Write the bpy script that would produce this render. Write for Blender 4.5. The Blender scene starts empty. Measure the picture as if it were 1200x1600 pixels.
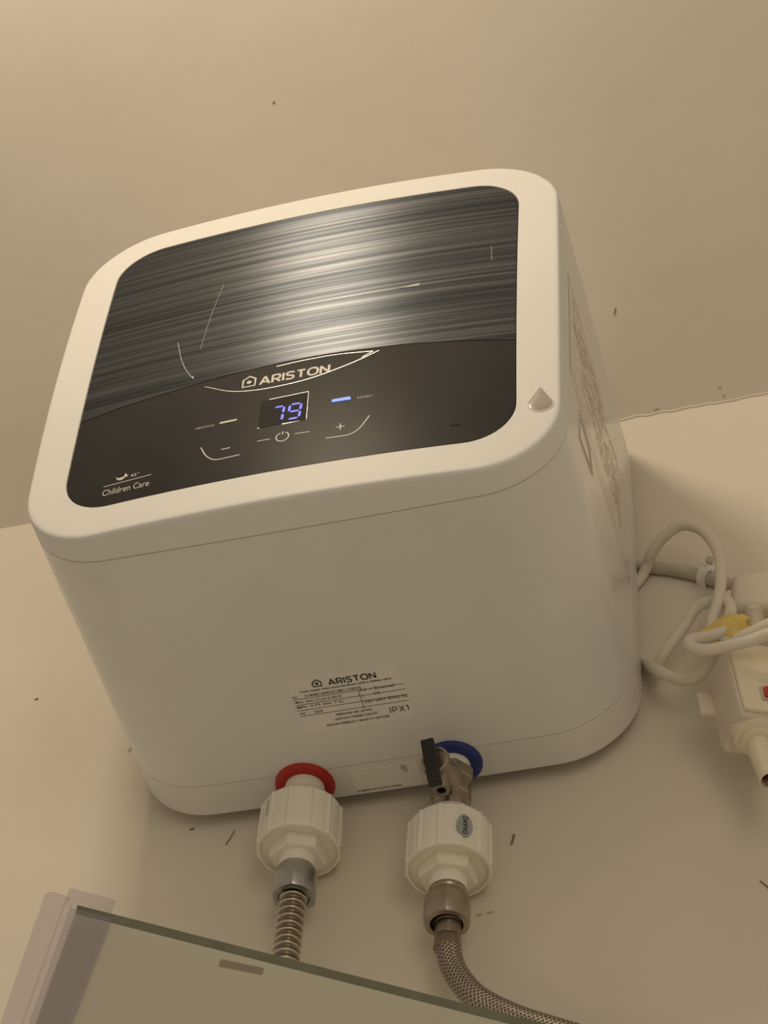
import bpy, bmesh, math, random
from mathutils import Vector, Matrix

# ------------------------------------------------------------------ camera, world, lamps, exposure
S = bpy.context.scene
COL = S.collection
CAM_POS = Vector((0.35719, -0.86974, -1.28876))
YAW, PITCH, ROLL, FPX = 0.31591, 0.86428, 0.07394, 3599.21
cy_, sy_, cp_, sp_ = math.cos(YAW), math.sin(YAW), math.cos(PITCH), math.sin(PITCH)
fwd = Vector((-sy_ * cp_, cy_ * cp_, sp_))
rgt0 = Vector((cy_, sy_, 0))
up0 = rgt0.cross(fwd)
rgt = math.cos(ROLL) * rgt0 + math.sin(ROLL) * up0
upv = -math.sin(ROLL) * rgt0 + math.cos(ROLL) * up0
cd = bpy.data.cameras.new('camera')
cd.sensor_fit = 'VERTICAL'; cd.sensor_height = 24.0; cd.lens = 24.0 * FPX / 1600.0
cd.clip_start = 0.02; cd.clip_end = 50
cam = bpy.data.objects.new('camera', cd); COL.objects.link(cam)
m = Matrix((rgt, upv, -fwd)).transposed().to_4x4(); m.translation = CAM_POS
cam.matrix_world = m
S.camera = cam

W = bpy.data.worlds.new('world'); S.world = W; W.use_nodes = True
bg = W.node_tree.nodes['Background']
bg.inputs[0].default_value = (1.0, 0.835, 0.62, 1); bg.inputs[1].default_value = 0.29

def lamp(name, loc, power, radius, col):
    l = bpy.data.lights.new(name, 'POINT'); l.energy = power; l.shadow_soft_size = radius; l.color = col
    o = bpy.data.objects.new(name, l); COL.objects.link(o); o.location = loc
    return o
lamp('room_lamp', (-0.135, -0.66, 0.48), 15.4, 0.085, (1.0, 0.82, 0.585))
def area(name, loc, to, sx, sy, power, col):
    l = bpy.data.lights.new(name, 'AREA'); l.shape = 'RECTANGLE'; l.size = sx; l.size_y = sy; l.energy = power; l.color = col
    o = bpy.data.objects.new(name, l); COL.objects.link(o); o.location = loc
    o.rotation_euler = (Vector(to) - Vector(loc)).to_track_quat('-Z', 'Y').to_euler()
area('frame_top_fill', (-0.05, -0.10, 0.435), (-0.05, -0.645, -0.404), 0.06, 0.06, 1.1, (1.0, 0.85, 0.62))  # added fill, not a known fixture: brightens the top of the heater frame
area('front_fill_light', (1.15, -2.3, -0.6), (0.1, 0.3, -0.3), 0.9, 1.8, 9.0, (1.0, 0.84, 0.63))  # added soft fill from behind the camera, no doorway known there

S.view_settings.view_transform = 'Standard'
S.view_settings.look = 'None'
S.view_settings.exposure = 0.0
S.view_settings.gamma = 1.0
S.view_settings.use_curve_mapping = False

# ------------------------------------------------------------------ materials
def mat(name, base=(0.8, 0.8, 0.8), rough=0.5, metal=0.0, **kw):
    m = bpy.data.materials.new(name); m.use_nodes = True
    b = m.node_tree.nodes['Principled BSDF']
    b.inputs['Base Color'].default_value = (*base, 1)
    b.inputs['Roughness'].default_value = rough
    b.inputs['Metallic'].default_value = metal
    for k, v in kw.items():
        b.inputs[k.replace('_', ' ')].default_value = v
    return m
def N(m, t, **kw):
    n = m.node_tree.nodes.new(t)
    for k, v in kw.items(): setattr(n, k, v)
    return n
def L(m, a, b): m.node_tree.links.new(a, b)
def P(m): return m.node_tree.nodes['Principled BSDF']
def ramp(m, pts):
    r = N(m, 'ShaderNodeValToRGB'); e = r.color_ramp.elements
    while len(e) > 1: e.remove(e[0])
    e[0].position = pts[0][0]; e[0].color = (*pts[0][1], 1)
    for p, c in pts[1:]:
        q = e.new(p); q.color = (*c, 1)
    return r
def mottled(m, c0, c1, scale, bump=0.0, bscale=60, bdist=0.002, detail=4):
    tc = N(m, 'ShaderNodeTexCoord')
    n = N(m, 'ShaderNodeTexNoise'); n.inputs['Scale'].default_value = scale; n.inputs['Detail'].default_value = detail
    L(m, tc.outputs['Object'], n.inputs['Vector'])
    r = ramp(m, [(0.3, c0), (0.7, c1)])
    L(m, n.outputs['Fac'], r.inputs[0]); L(m, r.outputs[0], P(m).inputs['Base Color'])
    if bump:
        n2 = N(m, 'ShaderNodeTexNoise'); n2.inputs['Scale'].default_value = bscale; n2.inputs['Detail'].default_value = 5
        L(m, tc.outputs['Object'], n2.inputs['Vector'])
        bp = N(m, 'ShaderNodeBump'); bp.inputs['Strength'].default_value = bump; bp.inputs['Distance'].default_value = bdist
        L(m, n2.outputs['Fac'], bp.inputs['Height']); L(m, bp.outputs[0], P(m).inputs['Normal'])
    return m

M = {}
M['wall'] = mottled(mat('wall_paint', rough=0.75), (0.69, 0.64, 0.555), (0.74, 0.69, 0.60), 7, 0.25, 40, 0.003)
M['ceil'] = mottled(mat('ceiling_paint', rough=0.8), (0.68, 0.63, 0.55), (0.72, 0.67, 0.59), 6, 0.2, 30, 0.003)
M['white'] = mottled(mat('white_plastic', rough=0.5, Specular_IOR_Level=0.35), (0.785, 0.785, 0.775), (0.805, 0.805, 0.795), 12, 0.03, 300, 0.0005)
M['shell'] = mottled(mat('white_gloss_shell', rough=0.22), (0.74, 0.74, 0.735), (0.77, 0.77, 0.76), 9, 0.03, 25, 0.001)
M['shell2'] = mottled(mat('white_rear_shell', rough=0.3), (0.72, 0.715, 0.70), (0.76, 0.75, 0.735), 9)
M['seam'] = mat('seam_gap', (0.10, 0.085, 0.06), 0.8)
M['black'] = mottled(mat('black_glass', rough=0.3, Specular_IOR_Level=0.05), (0.034, 0.033, 0.034), (0.040, 0.038, 0.039), 30)
M['print'] = mat('light_print', (0.62, 0.60, 0.57), 0.45)
M['chromeprint'] = mat('bright_line_print', (0.85, 0.83, 0.80), 0.25, 1.0)
M['dimprint'] = mat('dim_print', (0.48, 0.47, 0.45), 0.5)
M['ink'] = mat('black_ink', (0.03, 0.028, 0.026), 0.6)
M['greyink'] = mat('grey_ink', (0.22, 0.20, 0.18), 0.6)
M['label'] = mottled(mat('label_paper', rough=0.3), (0.77, 0.755, 0.73), (0.79, 0.775, 0.75), 40)
M['film'] = mat('clear_film', (0.72, 0.69, 0.65), 0.12)
M['fade'] = mat('faded_print', (0.55, 0.50, 0.44), 0.4)
M['fadered'] = mat('faded_red_print', (0.56, 0.42, 0.36), 0.4)
M['red'] = mottled(mat('red_plastic', rough=0.45), (0.38, 0.012, 0.010), (0.44, 0.018, 0.014), 60)
M['blue'] = mottled(mat('blue_plastic', rough=0.45), (0.010, 0.020, 0.16), (0.014, 0.028, 0.20), 60)
M['pvc'] = mottled(mat('white_pvc', rough=0.42), (0.80, 0.77, 0.68), (0.84, 0.81, 0.72), 40)
M['cable'] = mottled(mat('cream_cable', rough=0.5), (0.66, 0.62, 0.53), (0.71, 0.67, 0.58), 50)
M['cord'] = mottled(mat('grey_cord', rough=0.55), (0.47, 0.43, 0.37), (0.53, 0.49, 0.42), 50)
M['socket'] = mottled(mat('socket_plastic', rough=0.4), (0.66, 0.59, 0.50), (0.70, 0.63, 0.54), 50)
M['cream'] = mottled(mat('cream_plastic', rough=0.38), (0.74, 0.67, 0.50), (0.78, 0.71, 0.54), 50)
M['tape'] = mottled(mat('yellow_tape', rough=0.35), (0.62, 0.43, 0.10), (0.74, 0.56, 0.17), 90)
M['steel'] = mottled(mat('steel', rough=0.32, metal=1.0), (0.42, 0.42, 0.42), (0.56, 0.55, 0.54), 70)
M['hose_steel'] = mat('corrugated_steel', (0.56, 0.52, 0.46), 0.30, 1.0)
M['nickel'] = mottled(mat('dull_nickel_brass', rough=0.34, metal=1.0), (0.36, 0.31, 0.25), (0.50, 0.44, 0.36), 60)
M['nickeldark'] = mottled(mat('dark_nickel', rough=0.34, metal=1.0), (0.25, 0.20, 0.16), (0.34, 0.28, 0.22), 60)
M['rubber'] = mat('black_plastic', (0.012, 0.012, 0.011), 0.45)
M['hole'] = mat('dark_hole', (0.01, 0.008, 0.006), 0.8)
M['sticker'] = mat('grey_blue_sticker', (0.33, 0.36, 0.36), 0.4)
M['redswitch'] = mat('red_switch', (0.45, 0.05, 0.03), 0.25)
M['speck'] = mat('dark_speck', (0.22, 0.175, 0.12), 0.8)
M['stain'] = mat('beige_stain', (0.52, 0.44, 0.33), 0.6)
M['copper'] = mat('copper_wire', (0.45, 0.16, 0.08), 0.3, 1.0)
M['glassshelf'] = mottled(mat('frosted_glass', rough=0.25), (0.78, 0.78, 0.66), (0.82, 0.82, 0.70), 6)
M['tagm'] = mat('brown_tag', (0.42, 0.37, 0.29), 0.4)
M['glassedge'] = mottled(mat('green_glass_edge', rough=0.2), (0.12, 0.125, 0.085), (0.17, 0.175, 0.125), 30)
def clear():
    m = bpy.data.materials.new('clear_plastic'); m.use_nodes = True; nt = m.node_tree
    nt.nodes.remove(nt.nodes['Principled BSDF']); out = nt.nodes['Material Output']
    tr = N(m, 'ShaderNodeBsdfTransparent'); tr.inputs[0].default_value = (0.93, 0.92, 0.96, 1)
    di = N(m, 'ShaderNodeBsdfTranslucent'); di.inputs[0].default_value = (0.62, 0.58, 0.64, 1)
    df = N(m, 'ShaderNodeBsdfDiffuse'); df.inputs[0].default_value = (0.55, 0.52, 0.58, 1)
    gl = N(m, 'ShaderNodeBsdfGlossy'); gl.inputs['Roughness'].default_value = 0.12
    a = N(m, 'ShaderNodeMixShader'); a.inputs[0].default_value = 0.5; L(m, di.outputs[0], a.inputs[1]); L(m, df.outputs[0], a.inputs[2])
    b = N(m, 'ShaderNodeMixShader'); b.inputs[0].default_value = 0.10; L(m, tr.outputs[0], b.inputs[1]); L(m, a.outputs[0], b.inputs[2])
    c = N(m, 'ShaderNodeMixShader'); c.inputs[0].default_value = 0.05; L(m, b.outputs[0], c.inputs[1]); L(m, gl.outputs[0], c.inputs[2])
    L(m, c.outputs[0], out.inputs[0]); return m
M['clear'] = clear()
def emit(name, col, s):
    m = mat(name, (0.02, 0.02, 0.05), 0.4)
    P(m).inputs['Emission Color'].default_value = (*col, 1); P(m).inputs['Emission Strength'].default_value = s
    return m
M['digit'] = emit('blue_digit', (0.05, 0.10, 0.92), 1.0)
M['led'] = emit('blue_led', (0.11, 0.28, 1.0), 1.0)

# brushed metal: fine horizontal lines across x
def brushed():
    m = mat('brushed_metal', (0.3, 0.29, 0.28), 0.35, 1.0)
    tc = N(m, 'ShaderNodeTexCoord')
    def streak(sx, sz, det, off):
        mp = N(m, 'ShaderNodeMapping'); mp.inputs['Scale'].default_value = (sx, 0.0, sz); mp.inputs['Location'].default_value = (off, off, off)
        L(m, tc.outputs['Object'], mp.inputs['Vector'])
        n = N(m, 'ShaderNodeTexNoise'); n.inputs['Scale'].default_value = 1.0; n.inputs['Detail'].default_value = det; n.inputs['Roughness'].default_value = 0.6
        L(m, mp.outputs[0], n.inputs['Vector']); return n.outputs['Fac']
    a = streak(3.0, 330, 3, 1.3); b = streak(5, 1300, 2, 5.1)
    ad = N(m, 'ShaderNodeMath', operation='MULTIPLY_ADD'); L(m, b, ad.inputs[0]); ad.inputs[1].default_value = 0.5; L(m, a, ad.inputs[2])
    r = ramp(m, [(0.48, (0.034, 0.040, 0.050)), (0.70, (0.080, 0.090, 0.108)), (0.93, (0.165, 0.177, 0.198))])
    L(m, ad.outputs[0], r.inputs[0]); L(m, r.outputs[0], P(m).inputs['Base Color'])
    bp = N(m, 'ShaderNodeBump'); bp.inputs['Strength'].default_value = 0.3; bp.inputs['Distance'].default_value = 0.0005
    L(m, ad.outputs[0], bp.inputs['Height']); L(m, bp.outputs[0], P(m).inputs['Normal'])
    tg = N(m, 'ShaderNodeCombineXYZ'); tg.inputs[2].default_value = 1.0
    L(m, tg.outputs[0], P(m).inputs['Tangent'])
    P(m).inputs['Anisotropic'].default_value = 0.95
    P(m).inputs['Roughness'].default_value = 0.37
    return m
M['brushed'] = brushed()
def braid():
    m = mat('steel_braid', (0.5, 0.45, 0.40), 0.35, 1.0)
    uv = N(m, 'ShaderNodeUVMap')
    def wave(ku, kv):
        d = N(m, 'ShaderNodeVectorMath', operation='DOT_PRODUCT'); d.inputs[1].default_value = (ku, kv, 0)
        L(m, uv.outputs[0], d.inputs[0])
        s = N(m, 'ShaderNodeMath', operation='SINE'); L(m, d.outputs['Value'], s.inputs[0]); return s.outputs[0]
    k = 2 * math.pi
    a = wave(k * 330, k * 13); b = wave(k * 330, -k * 13)
    mx = N(m, 'ShaderNodeMath', operation='MAXIMUM'); L(m, a, mx.inputs[0]); L(m, b, mx.inputs[1])
    r = ramp(m, [(0.0, (0.13, 0.105, 0.085)), (0.55, (0.30, 0.26, 0.22)), (1.0, (0.54, 0.48, 0.42))])
    mr = N(m, 'ShaderNodeMapRange'); mr.inputs[1].default_value = -0.6; mr.inputs[2].default_value = 1.0
    L(m, mx.outputs[0], mr.inputs[0]); L(m, mr.outputs[0], r.inputs[0]); L(m, r.outputs[0], P(m).inputs['Base Color'])
    bp = N(m, 'ShaderNodeBump'); bp.inputs['Strength'].default_value = 0.7; bp.inputs['Distance'].default_value = 0.0006
    L(m, mr.outputs[0], bp.inputs['Height']); L(m, bp.outputs[0], P(m).inputs['Normal'])
    return m
M['braid'] = braid()
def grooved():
    # groove shade and ridge highlights painted into the colour, following the corrugation
    m = mat('corrugated_steel_shaded', (0.5, 0.46, 0.4), 0.28, 0.9)
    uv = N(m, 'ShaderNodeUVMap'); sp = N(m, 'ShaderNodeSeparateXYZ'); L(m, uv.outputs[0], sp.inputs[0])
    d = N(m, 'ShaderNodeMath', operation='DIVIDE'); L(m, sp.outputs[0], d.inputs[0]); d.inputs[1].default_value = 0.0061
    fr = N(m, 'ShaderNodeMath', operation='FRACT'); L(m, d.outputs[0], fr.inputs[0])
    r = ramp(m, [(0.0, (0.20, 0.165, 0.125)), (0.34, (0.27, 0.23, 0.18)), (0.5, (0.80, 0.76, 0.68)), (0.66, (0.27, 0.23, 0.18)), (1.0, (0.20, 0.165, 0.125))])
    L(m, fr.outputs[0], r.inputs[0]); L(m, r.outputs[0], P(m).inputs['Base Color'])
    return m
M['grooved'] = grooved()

# ------------------------------------------------------------------ helpers
def finish(me, ang=35):
    bm = bmesh.new(); bm.from_mesh(me)
    bmesh.ops.remove_doubles(bm, verts=bm.verts, dist=1e-6)
    bmesh.ops.recalc_face_normals(bm, faces=bm.faces)
    for f in bm.faces: f.smooth = True
    for e in bm.edges:
        if len(e.link_faces) == 2 and e.calc_face_angle(0) > math.radians(ang): e.smooth = False
    bm.to_mesh(me); bm.free()
def obj(name, V, F, m, parent=None, ang=35, uv=None, fin=True):
    me = bpy.data.meshes.new(name)
    me.from_pydata([tuple(v) for v in V], [], F); me.validate()
    if uv:
        l = me.uv_layers.new(name='UVMap')
        for p in me.polygons:
            for li in p.loop_indices: l.data[li].uv = uv[p.index][li - p.loop_start]
    if fin: finish(me, ang)
    me.materials.append(M[m] if isinstance(m, str) else m)
    o = bpy.data.objects.new(name, me); COL.objects.link(o)
    if parent is not None: attach(o, parent)
    return o
def attach(o, p):
    bpy.context.view_layer.update()
    o.parent = p; o.matrix_parent_inverse = p.matrix_world.inverted()
def thing(name, label, cat, loc, group=None):
    o = bpy.data.objects.new(name, None); COL.objects.link(o); o.location = loc
    o.empty_display_size = 0.02
    tag(o, label, cat, group); return o
def tag(o, label, cat, group=None):
    o['label'] = label; o['category'] = cat
    if group: o['group'] = group
class MB:
    def __init__(s): s.V = []; s.F = []; s.UV = []
    def loft(s, loops, cap0=True, cap1=True, closed=True):
        n = len(loops[0]); b = len(s.V)
        for l in loops: s.V += [Vector(p) for p in l]
        for i in range(len(loops) - 1):
            for j in range(n if closed else n - 1):
                k = (j + 1) % n
                s.F.append((b + i * n + j, b + i * n + k, b + (i + 1) * n + k, b + (i + 1) * n + j))
                s.UV.append(None)
        if cap0: s.F.append(tuple(b + j for j in reversed(range(n))))
        if cap1: s.F.append(tuple(b + (len(loops) - 1) * n + j for j in range(n)))
        return s
    def box(s, c, h, R=None, bev=0.0):
        # bevelled box: rounded rectangle lofted along local z
        R = R or Matrix.Identity(3); c = Vector(c); hx, hy, hz = h
        b = min(bev, hx * .9, hy * .9, hz * .9) if bev else 0
        def loop(ins, z):
            pts = []
            for sx, sy, a0 in ((1, 1, 0), (-1, 1, 90), (-1, -1, 180), (1, -1, 270)):
                for t in ((0, 30, 60, 90) if b else (0,)):
                    a = math.radians(a0 + t)
                    pts.append(c + R @ Vector((sx * (hx - b) + (b - ins) * math.cos(a), sy * (hy - b) + (b - ins) * math.sin(a), z)))
            return pts
        if b:
            ls = []
            for t in (0, 30, 60, 90): ls.append(loop(b * (1 - math.sin(math.radians(t))), -hz + b * (1 - math.cos(math.radians(t)))))
            for t in (90, 60, 30, 0): ls.append(loop(b * (1 - math.sin(math.radians(t))), hz - b * (1 - math.cos(math.radians(t)))))
        else: ls = [loop(0, -hz), loop(0, hz)]
        return s.loft(ls)
    def lathe(s, c, prof, n=48, axis=(0, 0, 1), rf=None, cap0=True, cap1=True):
        # prof: list of (r, h) along axis
        a = Vector(axis).normalized(); c = Vector(c)
        x = a.orthogonal().normalized() if abs(a.z) < .99 else Vector((1, 0, 0)); y = a.cross(x)
        ls = []
        for p in prof:
            r, h = p[0], p[1]; k = p[2] if len(p) > 2 else None
            l = []
            for i in range(n):
                t = 2 * math.pi * i / n; rr = r * (k(t) if k else 1)
                l.append(c + a * h + (x * math.cos(t) + y * math.sin(t)) * rr)
            ls.append(l)
        return s.loft(ls, cap0, cap1)
    def tube(s, pts, r, n=16, sub=8, rad=None, uvl=False, cap=True):
        q = spline(pts, sub); fr = frames(q)
        ls = []; d = 0; ds = []
        for i, p in enumerate(q):
            if i: d += (q[i] - q[i - 1]).length
            ds.append(d); rr = rad(d) if rad else r
            X, Y = fr[i]
            ls.append([p + (X * math.cos(2 * math.pi * j / n) + Y * math.sin(2 * math.pi * j / n)) * rr for j in range(n)])
        b = len(s.F)
        s.loft(ls, cap, cap)
        if uvl:
            s.UV = []
            for i in range(len(ls) - 1):
                for j in range(n):
                    s.UV.append([(ds[i], j / n), (ds[i], (j + 1) / n), (ds[i + 1], (j + 1) / n), (ds[i + 1], j / n)])
            s.UV += [[(0, 0)] * n, [(0, 0)] * n]
        return s
    def prism(s, poly, fn, t):
        # flat polygon (u,v) mapped by fn(u,v,h) with thickness t
        return s.loft([[fn(u, v, 0) for u, v in poly], [fn(u, v, t) for u, v in poly]])
    def build(s, name, m, parent=None, ang=35, uv=False):
        return obj(name, s.V, s.F, m, parent, ang, s.UV if uv else None, fin=not uv)
def spline(pts, sub):
    P_ = [Vector(p) for p in pts]; P_ = [P_[0] * 2 - P_[1]] + P_ + [P_[-1] * 2 - P_[-2]]; out = []
    for i in range(1, len(P_) - 2):
        a, b, c, d = P_[i - 1:i + 3]
        for k in range(sub):
            t = k / sub
            out.append(0.5 * ((2 * b) + (c - a) * t + (2 * a - 5 * b + 4 * c - d) * t * t + (3 * b - a - 3 * c + d) * t ** 3))
    out.append(P_[-2]); return out
def frames(q):
    fr = []; T0 = None; X = None
    for i in range(len(q)):
        T = (q[min(i + 1, len(q) - 1)] - q[max(i - 1, 0)]).normalized()
        if X is None: X = T.orthogonal().normalized()
        else: X = (X - T * X.dot(T)).normalized()
        fr.append((X, T.cross(X)))
    return fr
def text(name, body, u0, v0, w, h, fn, m, parent, bold=0.0, spacing=1.0):
    """printed lettering: the glyph outlines scaled to w x h with the lower left corner at u0, v0, laid on the surface fn"""
    cu = bpy.data.curves.new(name + '_curve', 'FONT'); cu.body = body; cu.size = 1; cu.offset = bold; cu.resolution_u = 3
    cu.space_character = spacing
    o = bpy.data.objects.new(name + '_tmp', cu); COL.objects.link(o)
    dg = bpy.context.evaluated_depsgraph_get(); dg.update()
    me = bpy.data.meshes.new_from_object(o.evaluated_get(dg))
    bpy.data.objects.remove(o); bpy.data.curves.remove(cu)
    xs = [v.co.x for v in me.vertices]; ys = [v.co.y for v in me.vertices]
    x0, x1, y0, y1 = min(xs), max(xs), min(ys), max(ys)
    V = [fn(u0 + (v.co.x - x0) / (x1 - x0) * w, v0 + (v.co.y - y0) / (y1 - y0) * h) for v in me.vertices]
    F = [tuple(p.vertices) for p in me.polygons]
    bpy.data.meshes.remove(me)
    return obj(name, V, F, m, parent)
def stroke(pts, w, fn, closed=False, mb=None):
    """printed line of width w through (u,v) points"""
    mb = mb or MB(); n = len(pts); Lf = []; Rt = []
    for i in range(n):
        a = pts[(i - 1) % n] if (closed or i) else pts[i]; b = pts[(i + 1) % n] if (closed or i < n - 1) else pts[i]
        dx, dy = b[0] - a[0], b[1] - a[1]; l = math.hypot(dx, dy) or 1
        ww = w[i] if isinstance(w, (list, tuple)) else w
        nx, ny = -dy / l * ww / 2, dx / l * ww / 2
        Lf.append(fn(pts[i][0] + nx, pts[i][1] + ny)); Rt.append(fn(pts[i][0] - nx, pts[i][1] - ny))
    b0 = len(mb.V); mb.V += Lf + Rt
    for i in range(n if closed else n - 1):
        k = (i + 1) % n
        mb.F.append((b0 + i, b0 + k, b0 + n + k, b0 + n + i))
    return mb
GLYPH = {'A': (1.22, [[(0, 0), (.5, 1)], [(.5, 1), (1, 0)], [(.2, .3), (.8, .3)]]), 'I': (0.0, [[(0, 0), (0, 1)]]),
         'R': (1.0, [[(0, 0), (0, 1)], [(0, .96), (.7, .96), (.9, .88), (.98, .7), (.9, .5), (.7, .42), (0, .42)], [(.5, .42), (1, 0)]]),
         'P': (0.85, [[(0, 0), (0, 1)], [(0, .96), (.65, .96), (.9, .88), (1, .68), (.9, .48), (.65, .4), (0, .4)]]),
         'S': (1.0, [[(1, .84), (.85, .94), (.5, .97), (.16, .92), (.03, .75), (.14, .59), (.5, .52), (.86, .44), (.98, .26), (.85, .08), (.5, .03), (.14, .06), (0, .17)]]),
         'T': (1.05, [[(0, .95), (1, .95)], [(.5, 1), (.5, 0)]]), 'X': (0.95, [[(0, 0), (1, 1)], [(0, 1), (1, 0)]]), '1': (0.3, [[(1, 0), (1, 1)], [(1, .97), (0, .78)]]),
         'O': (1.25, [[(.5 + .5 * math.cos(t * math.pi / 12) * (1 + .06 * math.sin(t * math.pi / 6) ** 2), .5 + .47 * math.sin(t * math.pi / 12) * (1 + .06 * math.sin(t * math.pi / 6) ** 2)) for t in range(25)]]),
         'N': (1.05, [[(0, 0), (0, 1)], [(0, .95), (1, .05)], [(1, 0), (1, 1)]])}
def wide_text(name, body, u0, v0, w, h, fn, m, parent, t=0.21, gap=0.40):
    tot = sum(GLYPH[c][0] for c in body) + gap * (len(body) - 1)
    k = w / tot; x = 0; mb = MB()
    for c in body:
        gw, ls = GLYPH[c]
        for l in ls: stroke([(u0 + (x + (a * gw if gw else 0)) * k, v0 + b * h) for a, b in l], t * h, fn, mb=mb)
        x += gw + gap
    return mb.build(name, m, parent)
def smooth2(pts, sub=6):
    return [(p.x, p.y) for p in spline([(a, b, 0) for a, b in pts], sub)]

# ------------------------------------------------------------------ the setting
WY = 0.2842          # wall plane
CREASE = 0.200       # height where the wall meets the sloping ceiling
SL = math.tan(math.radians(31))
wall = MB().box((0.15, WY + 0.05, -1.0), (1.6, 0.05, 1.2)).build('wall_back', 'wall')
wall['kind'] = 'structure'
mb = MB()
cx0, cx1, yf = -1.45, 1.75, -1.9
z_ = lambda y: CREASE + SL * (WY - y)
mb.loft([[(cx0, WY, z_(WY)), (cx1, WY, z_(WY)), (cx1, WY, z_(WY) + .1), (cx0, WY, z_(WY) + .1)],
         [(cx0, yf, z_(yf)), (cx1, yf, z_(yf)), (cx1, yf, z_(yf) + .1), (cx0, yf, z_(yf) + .1)]])
ceil = mb.build('ceiling', 'ceil'); ceil['kind'] = 'structure'

# ------------------------------------------------------------------ water heater
HW, HH = 0.18, 0.177555
DX, DZ, TILT, K1 = 0.00983, 0.00657, 0.01343, 0.00669
TW, TH, TD, Y1, Y2, DEP = 0.06649, 0.17806, 0.01393, 0.03166, 0.24182, 0.27224
PW, PH, PR = 0.15331, 0.15286, 0.03461
yF = lambda x, z: DX * (x / HW) ** 2 + DZ * (z / HH) ** 2 + TILT * z
def outline(hw, hh, r, b, nc=14, ns=16):
    pts = []
    cs = ((1, 1, 0), (-1, 1, 90), (-1, -1, 180), (1, -1, 270))
    for q, (sx, sz, a0) in enumerate(cs):
        arc = []
        for i in range(nc + 1):
            a = math.radians(a0 + 90 * i / nc); arc.append((sx * (hw - r) + r * math.cos(a), sz * (hh - r) + r * math.sin(a)))
        pts += arc
        nx, nz, na = cs[(q + 1) % 4]; a = math.radians(na)
        e = (nx * (hw - r) + r * math.cos(a), nz * (hh - r) + r * math.sin(a)); s = arc[-1]
        for i in range(1, ns): pts.append((s[0] + (e[0] - s[0]) * i / ns, s[1] + (e[1] - s[1]) * i / ns))
    return [(x * (1 - b / hw * (z / hh) ** 2), z * (1 - b / hh * (x / hw) ** 2)) for x, z in pts]
FRONT = outline(HW, HH, 0.0553, 0.002)
PANEL = outline(PW, PH, PR, 0.0)
def sect(y, r=None, grow=0.0):
    s, t = 1 + TW * y + TD, 1 + TH * y + TD
    r = r if r else 0.0553 + (0.0599 - 0.0553) * max(0, min(1, y / DEP))
    return outline(HW * s + grow, HH * t + grow, r + grow, 0.002)
heater = thing('water_heater', 'white square electric water heater with black control panel reading 79, fixed high on the wall', 'water heater', (0, WY, -0.18))
# front cover: frame around the panel, rounded edge and skirt
loops = [[(x, yF(x, z) + 0.004, z) for x, z in PANEL], [(x, yF(x, z) + 0.0006, z) for x, z in PANEL]]
for t in (0.012, 0.25, 0.5, 0.75, 0.97):
    loops.append([(a[0] + (b[0] - a[0]) * t, 0, a[1] + (b[1] - a[1]) * t) for a, b in zip(PANEL, FRONT)])
    loops[-1] = [(x, yF(x, z), z) for x, _, z in loops[-1]]
S1 = sect(0.012)
for a in (15, 30, 45, 60, 75, 90):
    c, s = 1 - math.cos(math.radians(a)), math.sin(math.radians(a))
    loops.append([(f[0] + (g[0] - f[0]) * s, yF(*f) + 0.0032 * c, f[1] + (g[1] - f[1]) * s) for f, g in zip(FRONT, S1)])
for t in (0.35, 0.7, 1.0):
    l = []
    for f, g, h in zip(FRONT, S1, sect(Y1)):
        ya = yF(*f) + 0.0032; yb = Y1 + K1 * h[1] - 0.0005
        l.append((g[0] + (h[0] - g[0]) * t, ya + (yb - ya) * t, g[1] + (h[1] - g[1]) * t))
    loops.append(l)
loops.append([(x * 0.994, Y1 + K1 * z - 0.0003, z * 0.994) for x, z in sect(Y1)])
MB().loft(loops, False, False).build('front_cover', 'white', heater, 30)
# seam core (dark gap) and body shell
g = sect(Y1, grow=-0.0012)
core = MB().loft([[(x, Y1 + K1 * z - 0.002, z) for x, z in g], [(x, Y1 + K1 * z + 0.002, z) for x, z in g]], False, False)
core.build('seam_gasket', 'seam', heater)
g = sect(Y2, grow=-0.0012)
core = MB().loft([[(x, Y2 - 0.002, z) for x, z in g], [(x, Y2 + 0.002, z) for x, z in g]], False, False)
core.build('seam_gasket', 'seam', heater)
loops = [[(x, Y1 + K1 * z + 0.0002, z) for x, z in sect(Y1, grow=-0.001)]]
for i in range(9):
    y = Y1 + (Y2 - Y1) * i / 8
    k = K1 * (1 - i / 8); e = 0.0004 if i == 0 else (-0.0003 if i == 8 else 0)
    loops.append([(x, y + e + k * z, z) for x, z in sect(y)])
loops.append([(x, Y2 - 0.0002, z) for x, z in sect(Y2, grow=-0.001)])
MB().loft(loops, False, False).build('body_shell', 'shell', heater, 30)
loops = [[(x, Y2 + 0.0002, z) for x, z in sect(Y2, grow=-0.001)], [(x, Y2 + 0.0003, z) for x, z in sect(Y2)]]
for a in (0, 20, 40, 60, 80, 90):
    c, s = math.cos(math.radians(a)), math.sin(math.radians(a)); rr = 0.003
    loops.append([(x, DEP - rr + rr * s, z) for x, z in sect(DEP, grow=-rr * (1 - c))])
MB().loft(loops, False, True).build('rear_shell', 'shell2', heater, 30)
MB().box((0, (DEP + WY) / 2 + 0.0002, 0.08), (0.09, (WY - DEP) / 2 + 0.0006, 0.03)).build('wall_bracket', 'steel', heater)

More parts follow.
